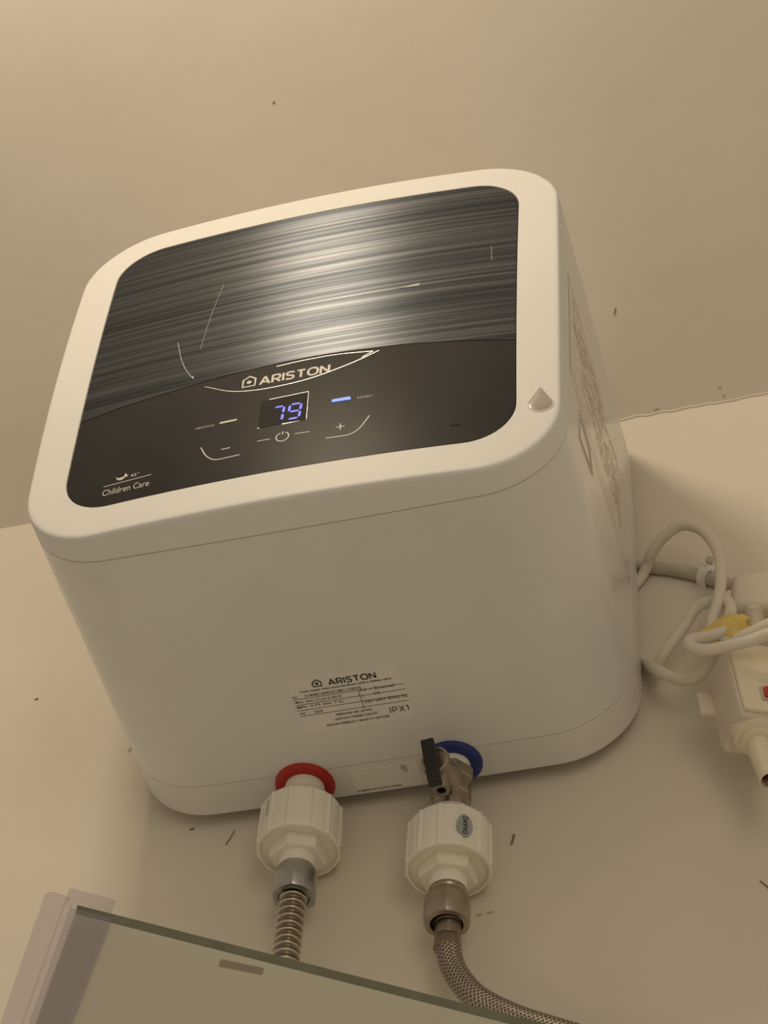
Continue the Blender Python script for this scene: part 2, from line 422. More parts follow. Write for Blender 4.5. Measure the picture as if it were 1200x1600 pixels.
# panels inside the frame
SPLIT = [(-0.1560, -0.0572), (-0.1273, -0.0516), (-0.0947, -0.0473), (-0.0624, -0.0436), (-0.0258, -0.0405), (0.0104, -0.0394), (0.0462, -0.0403), (0.0815, -0.0428), (0.1164, -0.0470), (0.1560, -0.0535)]
SPL = smooth2(SPLIT, 8)
def split(x):
    for a, b in zip(SPL, SPL[1:]):
        if a[0] <= x <= b[0]: return a[1] + (b[1] - a[1]) * (x - a[0]) / (b[0] - a[0])
    return SPL[0][1] if x < 0 else SPL[-1][1]
def edge(x, top):
    w, h, r = PW - 0.0006, PH - 0.0006, PR - 0.0006
    d = abs(x) - (w - r)
    z = h if d <= 0 else h - r + math.sqrt(max(0, r * r - d * d))
    return z if top else -z
def panel(name, lo, hi, m, rows):
    w = PW - 0.0006; nc = 90; V = []; F = []
    for i in range(nc + 1):
        x = -w * math.cos(math.pi * i / nc)
        for j in range(rows + 1):
            z = lo(x) + (hi(x) - lo(x)) * j / rows
            V.append((x, yF(x, z) + 0.0003, z))
    for i in range(nc):
        for j in range(rows):
            a = i * (rows + 1) + j; F.append((a, a + rows + 1, a + rows + 2, a + 1))
    b = len(V); ring = [i * (rows + 1) for i in range(nc + 1)] + [nc * (rows + 1) + j for j in range(1, rows + 1)] + [i * (rows + 1) + rows for i in range(nc - 1, -1, -1)] + [j for j in range(rows - 1, 0, -1)]
    for i in ring: V.append((V[i][0], V[i][1] + 0.0025, V[i][2]))
    for i in range(len(ring)):
        k = (i + 1) % len(ring); F.append((ring[i], ring[k], b + k, b + i))
    return obj(name, V, F, m, heater, 30)
metal = panel('metal_panel', lambda x: split(x) + 0.0004, lambda x: edge(x, True), 'brushed', 20)
metal['label'] = 'dark brushed metal panel'
ctrl = panel('control_panel', lambda x: edge(x, False), lambda x: split(x) - 0.0004, 'black', 12)
ctrl['label'] = 'glossy black control panel'
ON = lambda u, v: Vector((u, yF(u, v) + 0.00015, v))
# logo lens, emblem and name
def house(x0, x1, z0, zt, zs, w, fn, m, parent, name):
    mb = stroke([(x0 + w / 2, z0 + w / 2), (x1 - w / 2, z0 + w / 2), (x1 - w / 2, zs), ((x0 + x1) / 2, zt - w * .6), (x0 + w / 2, zs)], w, fn, True)
    c = ((x0 + x1) / 2, z0 + (zt - z0) * .42); r = (x1 - x0) * .17
    b = len(mb.V); mb.V += [fn(c[0] + r * math.cos(t * math.pi / 8), c[1] + r * math.sin(t * math.pi / 8)) for t in range(16)]
    mb.F.append(tuple(range(b, b + 16)))
    return mb.build(name, m, parent)
house(-0.0345, -0.0243, -0.0603, -0.0477, -0.0520, 0.0015, ON, 'print', ctrl, 'house_emblem')
wide_text('brand_lettering', 'ARISTON', -0.0213, -0.0602, 0.0480, 0.0082, ON, 'print', ctrl)
mb = stroke(smooth2([(-0.0109, -0.0430), (0.0106, -0.0417), (0.033, -0.0419), (0.0566, -0.0446)]), 0.0005, ON)
stroke(smooth2([(0.0566, -0.0447), (0.0530, -0.0470), (0.0490, -0.0497)]), 0.0004, ON, mb=mb)
lo = smooth2([(-0.0617, -0.0495), (-0.0421, -0.0609), (-0.0235, -0.0652), (-0.0056, -0.0656), (0.0122, -0.0638), (0.0296, -0.0590), (0.0469, -0.0521), (0.0606, -0.0449)])
stroke(lo, [0.00025 + 0.0004 * min(1, i / len(lo)) for i in range(len(lo))], ON, mb=mb)
mb.build('logo_outline', 'chromeprint', ctrl)
# display with two seven-segment digits
disp = MB().prism([(-0.0187, -0.0790), (0.0141, -0.0778), (0.0144, -0.1070), (-0.0186, -0.1070)], lambda u, v, h: Vector((u, yF(u, v) + 0.00018 - h, v)), 0.0001).build('display_window', M['hole'], heater)
mb = stroke([(-0.0130, -0.0787), (0.0140, -0.0777)], 0.0004, ON); stroke([(0.0141, -0.0780), (0.0144, -0.1068)], 0.00025, ON, mb=mb)
stroke([(-0.002, -0.1072), (0.0140, -0.1068)], 0.00035, ON, mb=mb); stroke([(-0.0189, -0.1066), (-0.0176, -0.1072)], 0.0006, ON, mb=mb)
mb.build('window_rim', 'chromeprint', disp)
def digit(segs, x, z, w, h, sl=0.06):
    t = 0.00175; g = 0.0004
    S_ = {'a': ((0, 1), (1, 1)), 'g': ((0, .5), (1, .5)), 'd': ((0, 0), (1, 0)), 'f': ((0, .5), (0, 1)), 'b': ((1, .5), (1, 1)), 'e': ((0, 0), (0, .5)), 'c': ((1, 0), (1, .5))}
    for k in segs:
        (a, b), (c, d) = S_[k]
        p = Vector((x + a * w, z + b * h)); q = Vector((x + c * w, z + d * h)); dr = (q - p).normalized(); n = Vector((-dr.y, dr.x)) * t / 2
        p += dr * (g + .0003); q -= dr * (g + .0003); e = dr * t * .45
        poly = [p, p + e - n, q - e - n, q, q - e + n, p + e + n]
        poly = [(v.x + (v.y - z) * sl, v.y) for v in poly]
        o = MB().prism(poly, lambda u, v, hh: Vector((u, yF(u, v) + 0.00005 - hh, v)), 0.0001).build('digit_segment', 'digit', disp)
digit('abc', -0.0098, -0.1035, 0.0072, 0.0148)
digit('abcdfg', 0.0014, -0.1035, 0.0078, 0.0148)
fl = lambda u, v, h: Vector((u, yF(u, v) + 0.0002 - h, v))
MB().prism([(0.0308, -0.0937), (0.0440, -0.0939), (0.0434, -0.0908), (0.0314, -0.0910)], fl, 0.0004).build('ready_light', 'led', ctrl)['label'] = 'lit blue ready light'
MB().prism([(-0.0465, -0.0948), (-0.0345, -0.0948), (-0.0343, -0.0930), (-0.0462, -0.0930)], fl, 0.0004).build('heating_light', 'print', ctrl)
text('ready_lettering', 'READY', 0.0483, -0.0941, 0.0104, 0.0020, ON, 'dimprint', ctrl)
text('heating_lettering', 'HEATING', -0.0634, -0.0953, 0.0132, 0.0020, ON, 'dimprint', ctrl)
mb = stroke([(0.0352, -0.1201), (0.0412, -0.1200)], 0.0007, ON); stroke([(0.0383, -0.1170), (0.0383, -0.1232)], 0.0008, ON, mb=mb)
stroke(smooth2([(0.0292, -0.1293), (0.0380, -0.1297), (0.0455, -0.1291), (0.0515, -0.1243), (0.0574, -0.1133)]), 0.0008, ON, mb=mb)
mb.build('plus_symbol', 'print', ctrl)
mb = stroke([(-0.0428, -0.1215), (-0.0366, -0.1213)], 0.0008, ON)
stroke(smooth2([(-0.0576, -0.1150), (-0.0528, -0.1249), (-0.0465, -0.1304), (-0.0380, -0.1308), (-0.0292, -0.1304)]), 0.0008, ON, mb=mb)
mb.build('minus_symbol', 'print', ctrl)
c = (-0.0008, -0.1203); r = 0.0043
mb = stroke([(c[0] + r * math.cos(math.radians(a)), c[1] + r * math.sin(math.radians(a))) for a in range(112, 430, 12)], 0.0008, ON)
stroke([(c[0], c[1] + 0.0022), (c[0], c[1] + 0.0052)], 0.0007, ON, mb=mb)
stroke([(-0.0180, -0.1202), (-0.0092, -0.1204)], 0.0006, ON, mb=mb); stroke([(0.0074, -0.1196), (0.0178, -0.1199)], 0.0006, ON, mb=mb)
mb.build('power_symbol', 'print', ctrl)
mb = stroke([(-0.1244, -0.1330), (-0.0906, -0.1317)], 0.0006, ON)
for pl in ([(-0.1165, -0.1262), (-0.1140, -0.1278), (-0.1105, -0.1272), (-0.1098, -0.1290), (-0.1122, -0.1304), (-0.1150, -0.1294)],
           [(-0.1108, -0.1276), (-0.1096, -0.1240), (-0.1084, -0.1266), (-0.1072, -0.1262), (-0.1084, -0.1284)]):
    b = len(mb.V); mb.V += [ON(*p) for p in pl]; mb.F.append(tuple(range(b, b + len(pl))))
mb.build('hand_symbol', 'print', ctrl)
text('temperature_lettering', '45°', -0.1058, -0.1296, 0.0062, 0.0032, ON, 'print', ctrl)
text('care_lettering', 'Children Care', -0.1243, -0.1424, 0.0332, 0.0058, ON, 'print', ctrl)
MB().prism([(0.1120 + 0.0010 * math.cos(a) * 1 + (0.0046 if math.cos(a) > 0 else -0.0004), -0.1337 + 0.0012 * math.sin(a)) for a in [i * math.pi / 8 for i in range(16)]], fl, 0.0002).build('sensor_slot', M['hole'], ctrl)
# scratches on the metal
for l, w in ((smooth2([(-0.0890, 0.0116), (-0.0839, -0.0095), (-0.0787, -0.0240), (-0.0726, -0.0357)]), 0.0005), (smooth2([(-0.0621, 0.0763), (-0.0670, 0.0380), (-0.0704, -0.0031)]), 0.00032),
             ([(-0.0725, -0.0340), (-0.0715, -0.0370)], 0.0010), ([(0.1350, 0.0640), (0.1356, 0.0450)], 0.0003)):
    stroke(l, w, ON).build('scratch', 'dimprint', metal)
MB().prism([(0.0710, 0.0258), (0.0790, 0.0252), (0.0850, 0.0252), (0.0860, 0.0268), (0.0850, 0.0284), (0.0800, 0.0276)], fl, 0.0002).build('smudge', M['dimprint'], metal)
# water-drop emblem moulded in the frame
def drop(cx, cz, r, top):
    pts = [(cx + r * math.cos(math.radians(a)), cz + r * 0.92 * math.sin(math.radians(a))) for a in range(155, 386, 11)]
    return pts + [(cx + r * .50, cz + (top - cz) * .55), (cx + r * .1, top - .0006), (cx, top), (cx - r * .1, top - .0006), (cx - r * .50, cz + (top - cz) * .55)]
d = drop(0.1690, -0.1228, 0.0078, -0.1070); n = len(d); cc = (0.1690, -0.1225)
sh = lambda k: [(cc[0] + (x - cc[0]) * k, cc[1] + (z - cc[1]) * k) for x, z in d]
mb = MB(); mb.loft([[Vector((x, yF(x, z) - o_, z)) for x, z in sh(k)] for k, o_ in ((1.14, -0.0002), (1.10, 0.0005), (1.03, 0.0005), (0.98, 0.00005))], False, False)
mb.build('emblem_rim', 'white', heater)
M['dropgrey'] = mat('drop_grey', (0.40, 0.375, 0.345), 0.25)
MB().loft([[Vector((x, yF(x, z) - o_, z)) for x, z in sh(k)] for k, o_ in ((0.99, 0.00005), (0.85, 0.0003), (0.6, 0.0005), (0.3, 0.0006))], False, True).build('drop_emblem', 'dropgrey', heater)['label'] = 'grey water-drop emblem'
# printed and stuck labels underneath
botz = lambda y: -HH * (1 + TH * y + TD)
UND = lambda u, v: Vector((u, v, botz(v) - 0.00035))
def rrect(x0, x1, y0, y1, r, n=5):
    p = []
    for cx, cy, a0 in ((x1 - r, y1 - r, 0), (x0 + r, y1 - r, 90), (x0 + r, y0 + r, 180), (x1 - r, y0 + r, 270)):
        p += [(cx + r * math.cos(math.radians(a0 + 90 * i / n)), cy + r * math.sin(math.radians(a0 + 90 * i / n))) for i in range(n + 1)]
    return p
lab = MB().prism(rrect(-0.0392, 0.0388, 0.1555, 0.2065, 0.005), lambda u, v, h: Vector((u, v, botz(v) + 0.0001 - h)), 0.0003).build('rating_label', 'label', heater)
# seen from below, the lettering reads with x to the right and y (towards the wall) downwards
T = lambda name, body, x, y, w, h, b=0.006, m='ink', par=None: text(name, body, x, -y, w, h, lambda u, v: UND(u, -v), m, par or lab, b)
hm = lambda u, v: UND(u, -v)
house(-0.0222, -0.0152, -0.1652, -0.1580, -0.1612, 0.0011, hm, 'ink', lab, 'house_emblem')
wide_text('brand_lettering', 'ARISTON', -0.0106, -0.1652, 0.0325, 0.0050, hm, 'ink', lab)
T('notice_lettering', 'Cold water inlet must be fitted with a Safety valve', -0.0322, 0.1690, 0.0640, 0.0023, 0.022)
T('serial_lettering', 'Nr.', -0.0385, 0.1728, 0.0042, 0.0021); T('serial_lettering', '318082184025188112 4029'.replace(' ', ''), -0.0300, 0.1728, 0.0395, 0.0023)
T('model_lettering', 'Mod.', -0.0378, 0.1775, 0.0060, 0.0022); T('model_lettering', 'AN2 15 LUX-D 350 ID', -0.0305, 0.1775, 0.0255, 0.0019, 0.014)
T('pressure_lettering', 'MPa  0.75 (bar 7.5)', -0.0380, 0.1828, 0.0325, 0.0027)
T('power_lettering', 'W     350', -0.0380, 0.1884, 0.0165, 0.0023)
T('tank_lettering', 'Fe + Enamel', 0.0085, 0.1752, 0.0235, 0.0024); T('volume_lettering', '15', 0.0170, 0.1800, 0.0040, 0.0022); T('volume_lettering', 'L', 0.0085, 0.1806, 0.0012, 0.0022)
T('voltage_lettering', '220~240V 50/60 Hz', 0.0085, 0.1862, 0.0300, 0.0026)
T('maker_lettering', 'PEMANAS AIR LISTRIK', -0.0135, 0.1936, 0.0255, 0.0018, 0.014)
T('maker_lettering', 'ARISTON THERMO GROUP', -0.0155, 0.1976, 0.0300, 0.0018, 0.014)
T('maker_lettering', 'NEGARA PEMBUAT / MADE IN VIETNAM', -0.0225, 0.2020, 0.0440, 0.0018, 0.014)
wide_text('protection_lettering', 'IPX1', 0.0238, -0.1985, 0.0126, 0.0050, hm, 'ink', lab, 0.13, 0.5)
for l in (((-0.0390, 0.1739), (0.0385, 0.1739)), ((-0.0390, 0.1790), (0.0385, 0.1790)), ((-0.0388, 0.1842), (0.0385, 0.1842)), ((-0.0386, 0.1895), (0.0385, 0.1895)), ((0.0071, 0.1742), (0.0068, 0.1908))):
    stroke(l, 0.0004, UND).build('ruled_line', 'ink', lab)
stk = MB().prism(rrect(-0.0190, 0.0290, 0.2465, 0.2690, 0.001), lambda u, v, h: Vector((u, v, botz(v) + 0.0001 - h)), 0.0003)
# (small white sticker beside the red collar, its code square left blank)
stk = stk.build('code_sticker', 'label', heater)
T('number_lettering', '3180821012570114960', -0.0185, 0.2679, 0.0320, 0.0017, 0.02, 'ink', stk)
MB().prism([(0.0172, 0.2475), (0.0205, 0.2490), (0.0215, 0.2530), (0.0200, 0.2555), (0.0185, 0.2550), (0.0196, 0.2520), (0.0180, 0.2540), (0.0168, 0.2510)], lambda u, v, h: Vector((u, v, botz(v) - 0.0003 - h)), 0.0001).build('stain', M['stain'], stk)
# film and moulded slot on the right side
sx = lambda y, z: HW * (1 + TW * y + TD) * (1 - 0.002 / HW * (z / (HH * (1 + TH * y + TD))) ** 2)
RS = lambda u, v: Vector((sx(u, v) + 0.0003, u, v))
def side_poly(pts, name, m, parent, o=0.0002):
    b = MB(); b.prism(pts, lambda u, v, h: Vector((sx(u, v) - 0.0001 + h, u, v)), 0.0001 + o); return b.build(name, m, parent)
mb = MB(); ys = [0.040 + (0.238 - 0.040) * i / 12 for i in range(13)]
mb.loft([[Vector((sx(y, z) + o_, y, z)) for y in ys] for z, o_ in ((0.062, 0.0), (0.062, 0.0002), (0.02, 0.0002), (-0.02, 0.0002), (-0.056, 0.0002), (-0.056, 0.0))], False, False, closed=False)
film = mb.build('side_sticker', 'film', heater); film['label'] = 'glossy clear sticker with faded print'
random.seed(4)
mb = MB()
for i in range(15):
    z = 0.050 - i * 0.0052
    y = 0.052
    while y < 0.20:
        l = random.uniform(0.006, 0.02)
        if random.random() < 0.8 and not (i > 8 and y < 0.07): stroke([(y, z), (min(y + l, 0.21), z)], 0.0012, lambda u, v: RS(u, v) + Vector((0.0001, 0, 0)), mb=mb)
        y += l + 0.003
mb.build('faded_lettering', 'fade', film)
for l in (((0.043, 0.058), (0.150, 0.058)), ((0.0445, -0.047), (0.20, -0.047))): stroke(l, 0.0006, RS).build('ruled_line', 'fade', film)
mb = MB()
q0 = [(0.066, -0.064), (0.100, -0.066), (0.107, -0.083), (0.066, -0.093)]
qs = lambda k: [(0.085 + (a - 0.085) * k, -0.0765 + (b - -0.0765) * k) for a, b in q0]
mb.loft([[Vector((sx(u, v) + o_, u, v)) for u, v in qs(k)] for k, o_ in ((1.06, -0.0002), (1.0, 0.0008), (0.9, 0.0008), (0.82, 0.0001))], False, False)
mb.build('moulded_slot', 'fade', heater)
# collars round the two pipe stubs
HX, CX, PY = -0.053, 0.053, 0.2535
for x, m, l in ((HX, 'red', 'red ring round the hot outlet'), (CX, 'blue', 'blue ring round the cold inlet')):
    zz = botz(PY)
    o = MB().lathe((x, PY, zz), [(0.0212, 0.001), (0.0212, -0.0008), (0.0202, -0.0022), (0.0180, -0.0032), (0.0140, -0.0030), (0.0128, -0.0020), (0.0125, 0.001)], 56, cap0=False, cap1=False).build('collar', m, heater)
    o['label'] = l
    MB().lathe((x, PY, zz), [(0.0105, 0.002), (0.0105, -0.012)], 32).build('pipe_stub', 'nickel', heater)

# ------------------------------------------------------------------ unions, valve and hoses
def ribbed(k, n=12, amp=0.045):
    # flats with a raised rib at each corner
    def f(t):
        a = (t * n / (2 * math.pi)) % 1.0
        flat = math.cos(math.pi / n) / math.cos((a - 0.5) * 2 * math.pi / n)
        rib = math.exp(-((min(a, 1 - a)) / 0.07) ** 2) - 0.7 * math.exp(-((min(a, 1 - a) - 0.17) / 0.05) ** 2)
        return (0.45 * flat + 0.55) * (1 + k * amp * rib * 0.5)
    return f
def hexf(t, ph=0.4):
    a = ((t + ph) % (math.pi / 3)) - math.pi / 6
    return math.cos(math.pi / 6) / math.cos(a)
def union(x, zt, label, group, nk=0.0155):
    u = thing('pipe_union', label, 'pipe fitting', (x, PY, zt), group)
    z = lambda d: zt - d
    MB().lathe((x, PY, 0), [(0.0110, z(-nk)), (0.0135, z(-nk + 0.0005)), (0.0145, z(-nk * .55)), (0.0156, z(0.001)), (0.0162, z(0.003)), (0.010, z(0.004))], 48).build('neck', 'pvc', u)
    R = ribbed(1); R0 = ribbed(0.2)
    nut = MB().lathe((x, PY, 0), [(0.0150, z(0.0005)), (0.0182, z(0.0005)), (0.0215, z(0.0035), R0), (0.0262, z(0.0095), R0), (0.0284, z(0.0118), R), (0.0289, z(0.030), R), (0.0292, z(0.0455), R), (0.0284, z(0.0468), R0),
                                 (0.0266, z(0.0470)), (0.0262, z(0.0440)), (0.0100, z(0.0448))], 160).build('union_nut', 'pvc', u, 28)
    hx = lambda t: hexf(t, 0.62)
    MB().lathe((x, PY, 0), [(0.0160, z(0.0440), hx), (0.0200, z(0.0445), hx), (0.0196, z(0.0535), hx), (0.0185, z(0.0542), hx), (0.010, z(0.0542))], 60).build('hexagon', 'pvc', u, 25)
    MB().lathe((x, PY, 0), [(0.0125, z(0.0530)), (0.0128, z(0.0535)), (0.0125, z(0.0635)), (0.0118, z(0.0645)), (0.008, z(0.0645))], 48).build('tail', 'pvc', u)
    return u, nut
uh, nut_h = union(HX, -0.2033, 'white ribbed plastic pipe union hanging under the red ring', 'white plastic pipe unions')
uc, nut_c = union(CX, -0.2395, 'white ribbed plastic pipe union below the nickel valve, with an oval sticker', 'white plastic pipe unions', 0.003)
def on_nut(x, zc, ang, rad):
    a0 = math.radians(ang)
    def f(u, v, h=0.0):
        a = a0 + u / rad; r = rad + h
        return Vector((x + r * math.cos(a), PY + r * math.sin(a), zc + v))
    return f
f = on_nut(CX, -0.2705, -56, 0.0300)
sx_ = MB().prism([(0.0056 * math.cos(t * math.pi / 12), 0.0095 * math.sin(t * math.pi / 12)) for t in range(24)], lambda u, v, h: f(u, v, h - 0.0030), 0.0032).build('oval_sticker', 'sticker', uc)
text('sticker_lettering', 'DAVVO', -0.0075, -0.0016, 0.0150, 0.0036, lambda u, v: f(v, -u, 0.0004), 'ink', sx_, 0.012)
f2 = on_nut(HX, -0.2310, -128, 0.0294)
mb = MB()
for k in range(7): stroke([(0.0012, 0.009 - k * 0.0022), (0.0028, 0.0094 - k * 0.0022)], 0.0013, lambda u, v: f2(u, v, 0.0004), mb=mb)
for k in (0, 1, 2, 3): stroke([(-0.0022, 0.003 - k * 0.003), (-0.0014, 0.0032 - k * 0.003)], 0.0011, lambda u, v: f2(u, v, 0.0004), mb=mb)
mb.build('printed_mark', 'greyink', uh)

# corrugated steel hose on the hot side
hose = thing('corrugated_hose', 'shiny corrugated steel hose hanging from the left white union', 'hose', (HX, PY, -0.2645))
hx = lambda t: hexf(t, 0.3)
hx2 = lambda t: 0.45 * hexf(t, 0.3) + 0.55
MB().lathe((HX, PY, 0), [(0.0085, -0.2662), (0.0128, -0.2662), (0.0136, -0.2680), (0.0150, -0.2705, hx2), (0.0155, -0.2720, hx2), (0.0155, -0.2890, hx2), (0.0148, -0.2905, hx2), (0.0110, -0.2905), (0.0105, -0.2870), (0.006, -0.2870)], 60).build('hose_nut', 'steel', hose, 25)
pth = [(HX, PY, -0.283), (HX - 0.0005, PY, -0.300), (HX - 0.001, PY, -0.325), (HX - 0.001, PY - 0.001, -0.350), (HX - 0.001, PY + 0.003, -0.375), (HX, PY + 0.014, -0.395), (HX, WY - 0.004, -0.410)]
pitch = 0.0061
def corr(d):
    p = (d % pitch) / pitch
    return 0.0067 + 0.0027 * (math.exp(-((p - 0.5) / 0.16) ** 2))
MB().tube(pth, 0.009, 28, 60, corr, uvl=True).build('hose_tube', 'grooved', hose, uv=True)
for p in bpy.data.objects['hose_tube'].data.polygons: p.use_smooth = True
MB().lathe((HX, WY + 0.001, -0.4125), [(0.013, 0), (0.013, 0.012), (0.010, 0.014)], 32, axis=(0, -1, 0)).build('wall_fitting', 'steel', hose)

# safety valve on the cold side
valve = thing('safety_valve', 'dull nickel safety valve with black lever under the blue ring', 'valve', (CX, PY, -0.191))
MB().lathe((CX, PY, 0), [(0.0108, -0.1905), (0.0128, -0.1905), (0.0131, -0.1925), (0.0129, -0.1950), (0.0131, -0.1975), (0.010, -0.1985)], 40).build('thread_tape', M['pvc'], valve)['label'] = 'white thread seal tape'
hv = lambda t: hexf(t, 0.15)
bm = MB().lathe((CX, PY, 0), [(0.0105, -0.1970), (0.0150, -0.1970, hv), (0.0158, -0.1980, hv), (0.0158, -0.2062, hv), (0.0150, -0.2072, hv), (0.0140, -0.2078), (0.0136, -0.2160), (0.0142, -0.2210), (0.0148, -0.2225, hv), (0.0148, -0.2300, hv), (0.0128, -0.2310), (0.0126, -0.2372), (0.008, -0.2372)], 60)
bm.build('valve_body', 'nickel', valve, 25)
A0 = Vector((CX + 0.001, PY - 0.006, -0.2135)); A1 = Vector((0.0508, 0.2150, -0.2195)); ax = (A1 - A0).normalized(); ln = (A1 - A0).length
MB().lathe(A0, [(0.0105, 0), (0.0100, ln * .45), (0.0082, ln * .6), (0.0082, ln * .8), (0.0098, ln * .86), (0.0100, ln - 0.001), (0.0092, ln), (0.0080, ln), (0.0078, ln - 0.0012), (0.003, ln - 0.0012)], 44, axis=ax).build('spring_chamber', 'nickel', valve, 25)
sp = A0 + ax * ln * 0.66
sd = Vector((0.08, 0.02, -1)).normalized()
MB().lathe(sp, [(0.0056, 0.004), (0.0058, 0.0085), (0.0062, 0.0190), (0.0057, 0.0210), (0.0031, 0.0210), (0.0028, 0.0160)], 32, axis=sd).build('drain_spout', 'nickel', valve, 25)
MB().lathe(sp, [(0.0027, 0.0165), (0.0001, 0.0166)], 20, axis=sd).build('spout_hole', 'hole', valve)
lc = A1 + Vector((-0.0005, -0.0045, -0.0075))
Rl = Matrix.Rotation(math.radians(-9), 3, 'Y') @ Matrix.Rotation(math.radians(4), 3, 'X')
MB().box(lc, (0.0045, 0.0038, 0.0185), Rl, 0.0008).build('lever', 'rubber', valve)['label'] = 'black lever'

# braided hose on the cold side
bh = thing('braided_hose', 'steel braided flexible hose curving right from the right white union', 'hose', (CX, PY, -0.298))
MB().lathe((CX, PY, 0), [(0.0085, -0.3030), (0.0126, -0.3030), (0.0128, -0.3050), (0.0120, -0.3065), (0.0128, -0.3080), (0.0140, -0.3100, hx2), (0.0160, -0.3125, hx2), (0.0163, -0.3145, hx2), (0.0163, -0.3270, hx2), (0.0150, -0.3305, hx2), (0.0110, -0.3310), (0.0098, -0.3280)], 60, cap1=False).build('hose_nut', 'nickel', bh, 25)
MB().lathe((CX, PY, 0), [(0.0098, -0.3281), (0.001, -0.3282)], 30, cap0=False, cap1=True).build('nut_mouth', 'hole', bh)
MB().lathe((CX + 0.0008, PY + 0.001, 0), [(0.0080, -0.3260), (0.0090, -0.3290), (0.0090, -0.3300), (0.0086, -0.3305), (0.0082, -0.3400), (0.0080, -0.3408), (0.0088, -0.3425), (0.0092, -0.3500), (0.0086, -0.3505)], 36).build('ferrule', 'nickeldark', bh, 25)
pth = [(0.0540, PY + 0.001, -0.3470), (0.0545, PY + 0.001, -0.3510), (0.0575, PY + 0.002, -0.3640), (0.0640, PY + 0.002, -0.3775), (0.0735, PY + 0.002, -0.3905), (0.0862, PY + 0.003, -0.4005), (0.1020, PY + 0.003, -0.4110), (0.118, PY + 0.003, -0.4195), (0.150, PY + 0.005, -0.435), (0.180, PY + 0.010, -0.452), (0.200, WY - 0.006, -0.462)]
MB().tube(pth, 0.0083, 40, 8, uvl=True).build('braided_sleeve', 'braid', bh, uv=True)
for p in bpy.data.objects['braided_sleeve'].data.polygons: p.use_smooth = True
MB().lathe((0.204, WY + 0.001, -0.463), [(0.014, 0), (0.014, 0.014), (0.011, 0.016)], 32, axis=(0, -1, 0)).build('wall_fitting', 'nickel', bh)

# ------------------------------------------------------------------ electric things at the right
cab = MB()
cab.tube([(0.160, 0.2784, -0.040), (0.1713, 0.2786, -0.0233), (0.1815, 0.2786, -0.0093), (0.1880, 0.2780, -0.0005), (0.1940, 0.2720, 0.0050), (0.1985, 0.2630, 0.0060), (0.2095, 0.252, 0.0090), (0.2245, 0.245, 0.0108), (0.2396, 0.243, -0.001), (0.2494, 0.240, -0.0290), (0.2509, 0.236, -0.0595), (0.2478, 0.230, -0.0925), (0.2425, 0.222, -0.1240), (0.2440, 0.215, -0.1420)], 0.0042, 16, 8)
cab.tube([(0.1945, 0.2690, -0.1125), (0.1968, 0.2680, -0.1105), (0.2040, 0.2610, -0.1040), (0.2200, 0.254, -0.0872), (0.2306, 0.250, -0.0745), (0.2437, 0.246, -0.0752), (0.2525, 0.236, -0.0870), (0.2560, 0.227, -0.1050), (0.2560, 0.220, -0.1190), (0.2530, 0.214, -0.1360)], 0.0042, 16, 8)
cab.tube([(0.168, 0.2784, -0.072), (0.1791, 0.2786, -0.0837), (0.1865, 0.2785, -0.0930), (0.1920, 0.2700, -0.1060), (0.1985, 0.258, -0.1240), (0.2111, 0.255, -0.1374), (0.2221, 0.255, -0.1410), (0.2310, 0.252, -0.1390), (0.240, 0.242, -0.133), (0.246, 0.228, -0.132), (0.250, 0.216, -0.138)], 0.0042, 16, 8)
cab.tube([(0.2560, 0.213, -0.1400), (0.2516, 0.210, -0.1453), (0.2422, 0.208, -0.1505), (0.2328, 0.202, -0.1572), (0.2290, 0.199, -0.1625), (0.2310, 0.197, -0.1700), (0.2385, 0.196, -0.1755), (0.2519, 0.196, -0.1755), (0.2680, 0.196, -0.1735), (0.2802, 0.197, -0.1690), (0.300, 0.203, -0.158), (0.312, 0.213, -0.145)], 0.0042, 16, 8)
cab.tube([(0.2500, 0.214, -0.1490), (0.2574, 0.213, -0.1515), (0.2658, 0.212, -0.1500), (0.2743, 0.212, -0.1465), (0.2855, 0.213, -0.1405), (0.300, 0.216, -0.132), (0.312, 0.213, -0.145)], 0.0040, 16, 8)
tag(cab.build('power_cable', 'cable'), 'cream power cable coiled in loops beside the water heater', 'cable')
tp = MB()
tpts = []
def tape_ring(c, rx, rz, y0):
    return [Vector((c[0] + rx * math.cos(t * math.pi / 12), y0 + 0.006 * math.sin(t * math.pi / 12 + .6), c[1] + rz * math.sin(t * math.pi / 12))) for t in range(24)]
ax_ = Vector((0.93, 0, -0.12)).normalized()
for i, (u, r1) in enumerate(((-0.0175, 0.0028), (-0.016, 0.0046), (-0.011, 0.0062), (-0.006, 0.0082), (-0.001, 0.0106), (0.004, 0.0122), (0.008, 0.0112), (0.012, 0.0088), (0.0150, 0.0066), (0.0162, 0.0040))):
    c = Vector((0.2525, 0.2135, -0.1400)) + Vector((u, 0, -0.0015 + u * 0.12))
    tpts.append([c + Vector((0.0012 * math.sin(3 * t), (0.0030 + 0.45 * r1) * math.cos(t) * (1.0 + 0.10 * math.sin(6 * t + 1.7 * i)), r1 * math.sin(t) * (1.0 + 0.14 * math.sin(5 * t + i) + 0.06 * math.sin(9 * t - 2 * i)))) for t in [k * math.pi / 20 for k in range(40)]])
tp.loft(tpts)
tag(tp.build('tape_wrap', 'tape'), 'crumpled yellow tape wrapped round the coiled cable', 'tape')
gc = MB().tube([(0.170, WY - 0.0050, 0.0150), (0.1881, WY - 0.0050, 0.0110), (0.2076, WY - 0.0050, 0.0040), (0.2295, WY - 0.0050, -0.0080), (0.2382, WY - 0.0050, -0.0145), (0.2527, WY - 0.0050, -0.0240), (0.262, WY - 0.005, -0.032)], 0.0049, 18, 8)
tag(gc.build('grey_cord', 'cord'), 'thick grey cord running along the wall into the socket', 'cable')
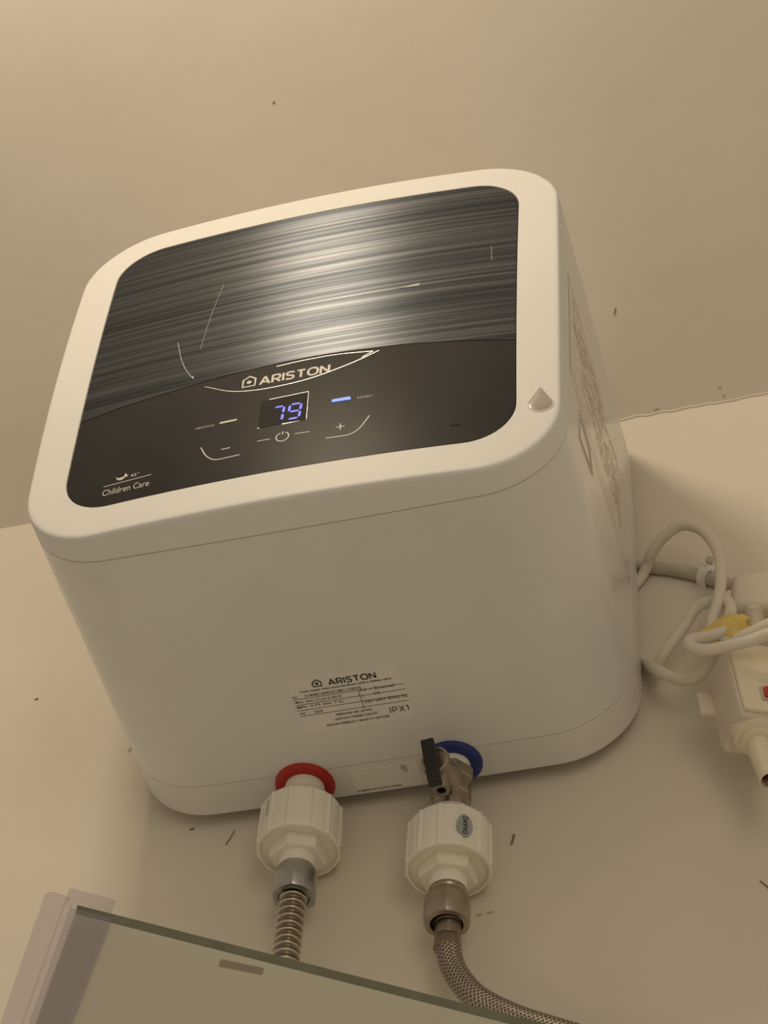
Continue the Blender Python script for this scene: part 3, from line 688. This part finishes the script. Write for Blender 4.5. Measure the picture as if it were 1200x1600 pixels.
clip = thing('cable_clip', 'white plastic cable clip nailed over the grey wall cord', 'cable clip', (0.2335, WY, -0.008))
dirc = Vector((0.82, 0, -0.55)).normalized(); nz = Vector((0.55, 0, 0.82))
cl = MB(); ls = []
for sgn in (-1, 1):
    prof = []
    for r in (0.0065,):
        prof = [(-0.0065, 0.0)] + [(r * math.cos(math.radians(a)), -0.0052 - r * math.sin(math.radians(a))) for a in range(180, -1, -20)] + [(0.0065, 0.0)] + [(0.0050, 0.0)] + [(0.0050 * math.cos(math.radians(a)), -0.0052 - 0.0050 * math.sin(math.radians(a))) for a in range(0, 181, 20)] + [(-0.0050, 0.0)]
    ls.append([Vector((0.2345, WY, -0.0112)) + dirc * sgn * 0.0036 + nz * a + Vector((0, b, 0)) for a, b in prof])
cl.loft(ls); cl.box(Vector((0.2345, WY - 0.0035, -0.0112)) + nz * 0.0085, (0.0034, 0.0035, 0.0030), None, 0.0006)
cl.build('clip_body', 'white', clip)
MB().lathe(Vector((0.2400, WY - 0.006, 0.0025)), [(0.0010, 0.004), (0.0010, -0.002), (0.0034, -0.0024), (0.0030, -0.0040), (0.0008, -0.0043)], 20, axis=Vector((0.2, 1, 0.1)), cap0=True).build('nail', 'cord', clip)

# wall socket with plug
soc = thing('wall_socket', 'cream wall socket half out of frame at the right edge', 'wall socket', (0.290, WY, -0.075))
MB().box((0.290, WY - 0.006, -0.078), (0.043, 0.0062, 0.043), None, 0.004).build('socket_plate', 'cream', soc)
MB().box((0.290, WY - 0.0125, -0.078), (0.034, 0.002, 0.034), None, 0.0015).build('socket_insert', 'socket', soc)
plug = thing('power_plug', 'beige power plug with ribbed strain relief pushed into the wall socket', 'plug', (0.272, WY - 0.02, -0.075))
MB().box((0.2720, WY - 0.030, -0.0760), (0.0165, 0.0160, 0.0190), Matrix.Rotation(math.radians(6), 3, 'Y'), 0.006).build('plug_body', 'socket', plug)
prof = [(0.0072, 0.0), (0.0068, 0.004)]
for k in range(5): prof += [(0.0068 - k * 0.0003, 0.005 + k * 0.0034), (0.0054 - k * 0.0002, 0.0058 + k * 0.0034), (0.0054 - k * 0.0002, 0.0072 + k * 0.0034), (0.0066 - k * 0.0003, 0.0080 + k * 0.0034)]
prof += [(0.0045, 0.024)]
MB().lathe((0.2700, WY - 0.038, -0.0930), prof, 24, axis=(0.05, -0.25, -1)).build('strain_relief', 'socket', plug)
plug2 = thing('power_plug', 'beige plug beside the ribbed plug, cut off by the right edge', 'plug', (0.305, WY - 0.02, -0.075))
MB().box((0.3050, WY - 0.028, -0.0830), (0.0105, 0.0140, 0.0200), Matrix.Rotation(math.radians(-14), 3, 'Y'), 0.005).build('plug_body', 'socket', plug2)
MB().lathe((0.3010, WY - 0.034, -0.1000), [(0.0060, 0.0), (0.0052, 0.012), (0.0040, 0.020)], 20, axis=(-0.1, -0.25, -1)).build('strain_relief', 'socket', plug2)

# extension socket hanging below
ext = thing('extension_socket', 'white extension socket block with red switch hanging at the right edge', 'extension socket', (0.268, WY, -0.20))
nf = Vector((0.50, -0.86, 0.0)).normalized()            # front normal
dn = Vector((0.13, 0.02, -1.0)).normalized(); dn = (dn - nf * dn.dot(nf)).normalized()
wd = nf.cross(dn).normalized()
if wd.x < 0: wd = -wd
E0 = Vector((0.2515, 0.2070, -0.1585))                   # front-left edge, upper end
EL, EW, ED = 0.066, 0.056, 0.040
RE = Matrix((wd, -nf, -dn)).transposed()
MB().box(E0 + dn * EL / 2 + wd * EW / 2 - nf * ED / 2, (EW / 2, ED / 2, EL / 2), RE, 0.005).build('socket_body', 'socket', ext, 25)
MB().box(E0 + dn * (EL / 2 - 0.001) + wd * EW / 2 + nf * 0.001, (EW / 2 - 0.0015, 0.002, EL / 2 - 0.002), RE, 0.0018).build('face_plate', 'cream', ext, 25)
sw = E0 + dn * 0.048 + wd * 0.0235 + nf * 0.003
MB().box(sw, (0.0085, 0.0012, 0.0060), RE, 0.0006).build('switch_frame', 'cord', ext)
swo = MB().box(sw + nf * 0.0016, (0.0065, 0.0022, 0.0042), RE @ Matrix.Rotation(math.radians(10), 3, 'X'), 0.0008).build('rocker_switch', 'redswitch', ext); swo['label'] = 'red rocker switch'
MB().box(E0 + dn * 0.026 - nf * 0.036 - wd * 0.004, (0.006, 0.003, 0.010), RE, 0.0025).build('mounting_ear', 'socket', ext)
sr = E0 + dn * (EL - 0.002) + wd * 0.0150 - nf * 0.0170
sax = (dn + Vector((0.06, -0.12, 0))).normalized()
MB().lathe(sr, [(0.0150, -0.004), (0.0150, 0.003), (0.0143, 0.006), (0.0115, 0.0075), (0.0105, 0.0080), (0.0112, 0.0095), (0.0112, 0.0115), (0.0095, 0.0125), (0.0080, 0.0130), (0.0084, 0.0145), (0.0080, 0.026), (0.0074, 0.046), (0.0062, 0.048), (0.0058, 0.0465), (0.0056, 0.040)], 40, axis=sax, cap1=False).build('cable_gland', 'cream', ext, 25)
MB().lathe(sr, [(0.0056, 0.0405), (0.0005, 0.041)], 24, axis=sax).build('gland_mouth', 'hole', ext)
MB().lathe(sr, [(0.0030, 0.040), (0.0030, 0.050), (0.0010, 0.0505)], 20, axis=sax).build('copper_end', 'copper', ext)

# ------------------------------------------------------------------ glass shelf with clear edge strip
SZ = -0.5372
O = Vector((-0.0645, -0.0347, SZ)); uu = Vector((0.8309, 0.5564, 0)); ww = Vector((-0.5382, 0.8428, 0))
shf = thing('glass_shelf', 'pale green frosted glass shelf with clear plastic edge, at the bottom left', 'shelf', O)
tu = (WY - O.y) / uu.y; tw_ = (WY - O.y) / ww.y
A, B, Cc = O, O + uu * tu, O + ww * tw_
up = Vector((0, 0, 1)); th = 0.0055
MB().loft([[A, B, Cc], [A + up * th, B + up * th, Cc + up * th]]).build('glass_sheet', 'glassshelf', shf)
MB().loft([[A - uu * 0 + (-ww) * 0.0004, A + (-ww) * 0.0004 + up * th, A + up * th, A], [B + (-ww) * 0.0004, B + (-ww) * 0.0004 + up * th, B + up * th, B]]).build('glass_edge', 'glassedge', shf)['label'] = 'dark green glass edge'
MB().loft([[O + uu * a + ww * b + up * h for a, b in ((0.0790, 0.0065), (0.1020, 0.0052), (0.1025, 0.0105), (0.0795, 0.0125))] for h in (-0.0003, 0.0001)]).build('stuck_tag', 'tagm', shf)
# H-profile strip: channel round the left edge with a thin fin
prof = [(-0.0060, -0.0050), (-0.0045, -0.0056), (-0.0025, -0.0050), (0.0040, -0.0044), (0.0055, -0.0056), (0.0075, -0.0044), (0.0120, -0.0044), (0.0135, -0.0054), (0.0150, -0.0044), (0.0180, -0.0045), (0.0185, -0.0030), (0.0180, -0.0006), (-0.0030, -0.0006), (-0.0030, th + 0.0006), (0.0180, th + 0.0006), (0.0185, th + 0.0050), (0.0178, th + 0.0062), (-0.0060, th + 0.0062)]
Ls = min(0.22, tw_ - 0.02)
MB().loft([[O + uu * a + up * h + ww * s for a, h in prof] for s in (-0.0045, Ls)]).build('edge_strip', 'clear', shf, 25)
fin = MB(); fp = [(-0.0175, 0.0042), (-0.0062, 0.0030), (-0.0062, 0.0044), (-0.0175, 0.0054)]
fin.loft([[O + uu * a * k + up * h + ww * s for a, h in fp] for s, k in ((-0.0060, 0.75), (-0.0050, 0.93), (-0.0020, 1.0), (Ls, 1.0))]).build('edge_fin', 'clear', shf, 25)

# ------------------------------------------------------------------ specks and scuffs on wall and ceiling
def chip(name, c, poly, par, onwall=True, m='speck'):
    if onwall: fn = lambda u, v, h: Vector((c[0] + u, WY + 0.0001 - h, c[1] + v))
    else:
        n = Vector((0, -SL, -1)).normalized(); t = Vector((0, -1, SL)).normalized(); base = Vector((c[0], c[1], z_(c[1])))
        fn = lambda u, v, h: base + Vector((u, 0, 0)) + t * v + n * (h - 0.0001)
    MB().prism(poly, fn, 0.0006).build(name, m, par)
k = lambda a, b: [(-a, -b * .4), (-a * .2, -b), (a, -b * .2), (a * .8, b), (-a * .4, b * .7)]
chip('paint_speck', (-0.2944, -0.0232), k(0.0016, 0.0012), wall)
chip('paint_speck', (-0.1468, -0.1857), k(0.0020, 0.0010), wall)
chip('paint_speck', (-0.1165, -0.1991), [(-0.003, -0.006), (-0.0022, -0.0066), (0.0030, 0.0055), (0.0024, 0.0058)], wall)
chip('paint_speck', (0.0890, -0.2381), [(-0.0015, -0.005), (0.0002, -0.004), (0.0020, 0.004), (0.0004, 0.005)], wall)
chip('paint_speck', (0.0669, -0.3001), k(0.0025, 0.0014), wall, m='stain'); chip('paint_speck', (0.0742, -0.2995), k(0.0028, 0.0010), wall, m='stain')
chip('paint_speck', (0.2552, -0.3073), [(-0.003, 0.004), (-0.0022, 0.0045), (0.004, -0.004), (0.003, -0.0046)], wall)
chip('paint_speck', (-0.2067, -0.0953), k(0.0016, 0.0022), wall, m='stain')
chip('paint_speck', (-0.0547, 0.0213), k(0.0011, 0.0011), ceil, False)
chip('paint_speck', (0.1879, 0.2092), [(-0.0010, -0.0026), (-0.0002, -0.0026), (0.0018, 0.0026), (0.0008, 0.0028)], ceil, False)
chip('paint_speck', (0.2600, 0.2742), k(0.0018, 0.0010), ceil, False, 'stain'); chip('paint_speck', (0.2622, 0.2800), k(0.0016, 0.0012), ceil, False, 'stain')
chip('paint_speck', (0.2071, 0.2815), k(0.0026, 0.0012), ceil, False, 'stain')
random.seed(9)
rid = [(x, WY - 0.0004, CREASE - 0.0004 + random.uniform(-0.0012, 0.0010)) for x in [0.150 + i * 0.007 for i in range(30)]]
bead = MB().tube(rid, 0.0012, 8, 4).build('paint_ridge', 'ceil', wall)
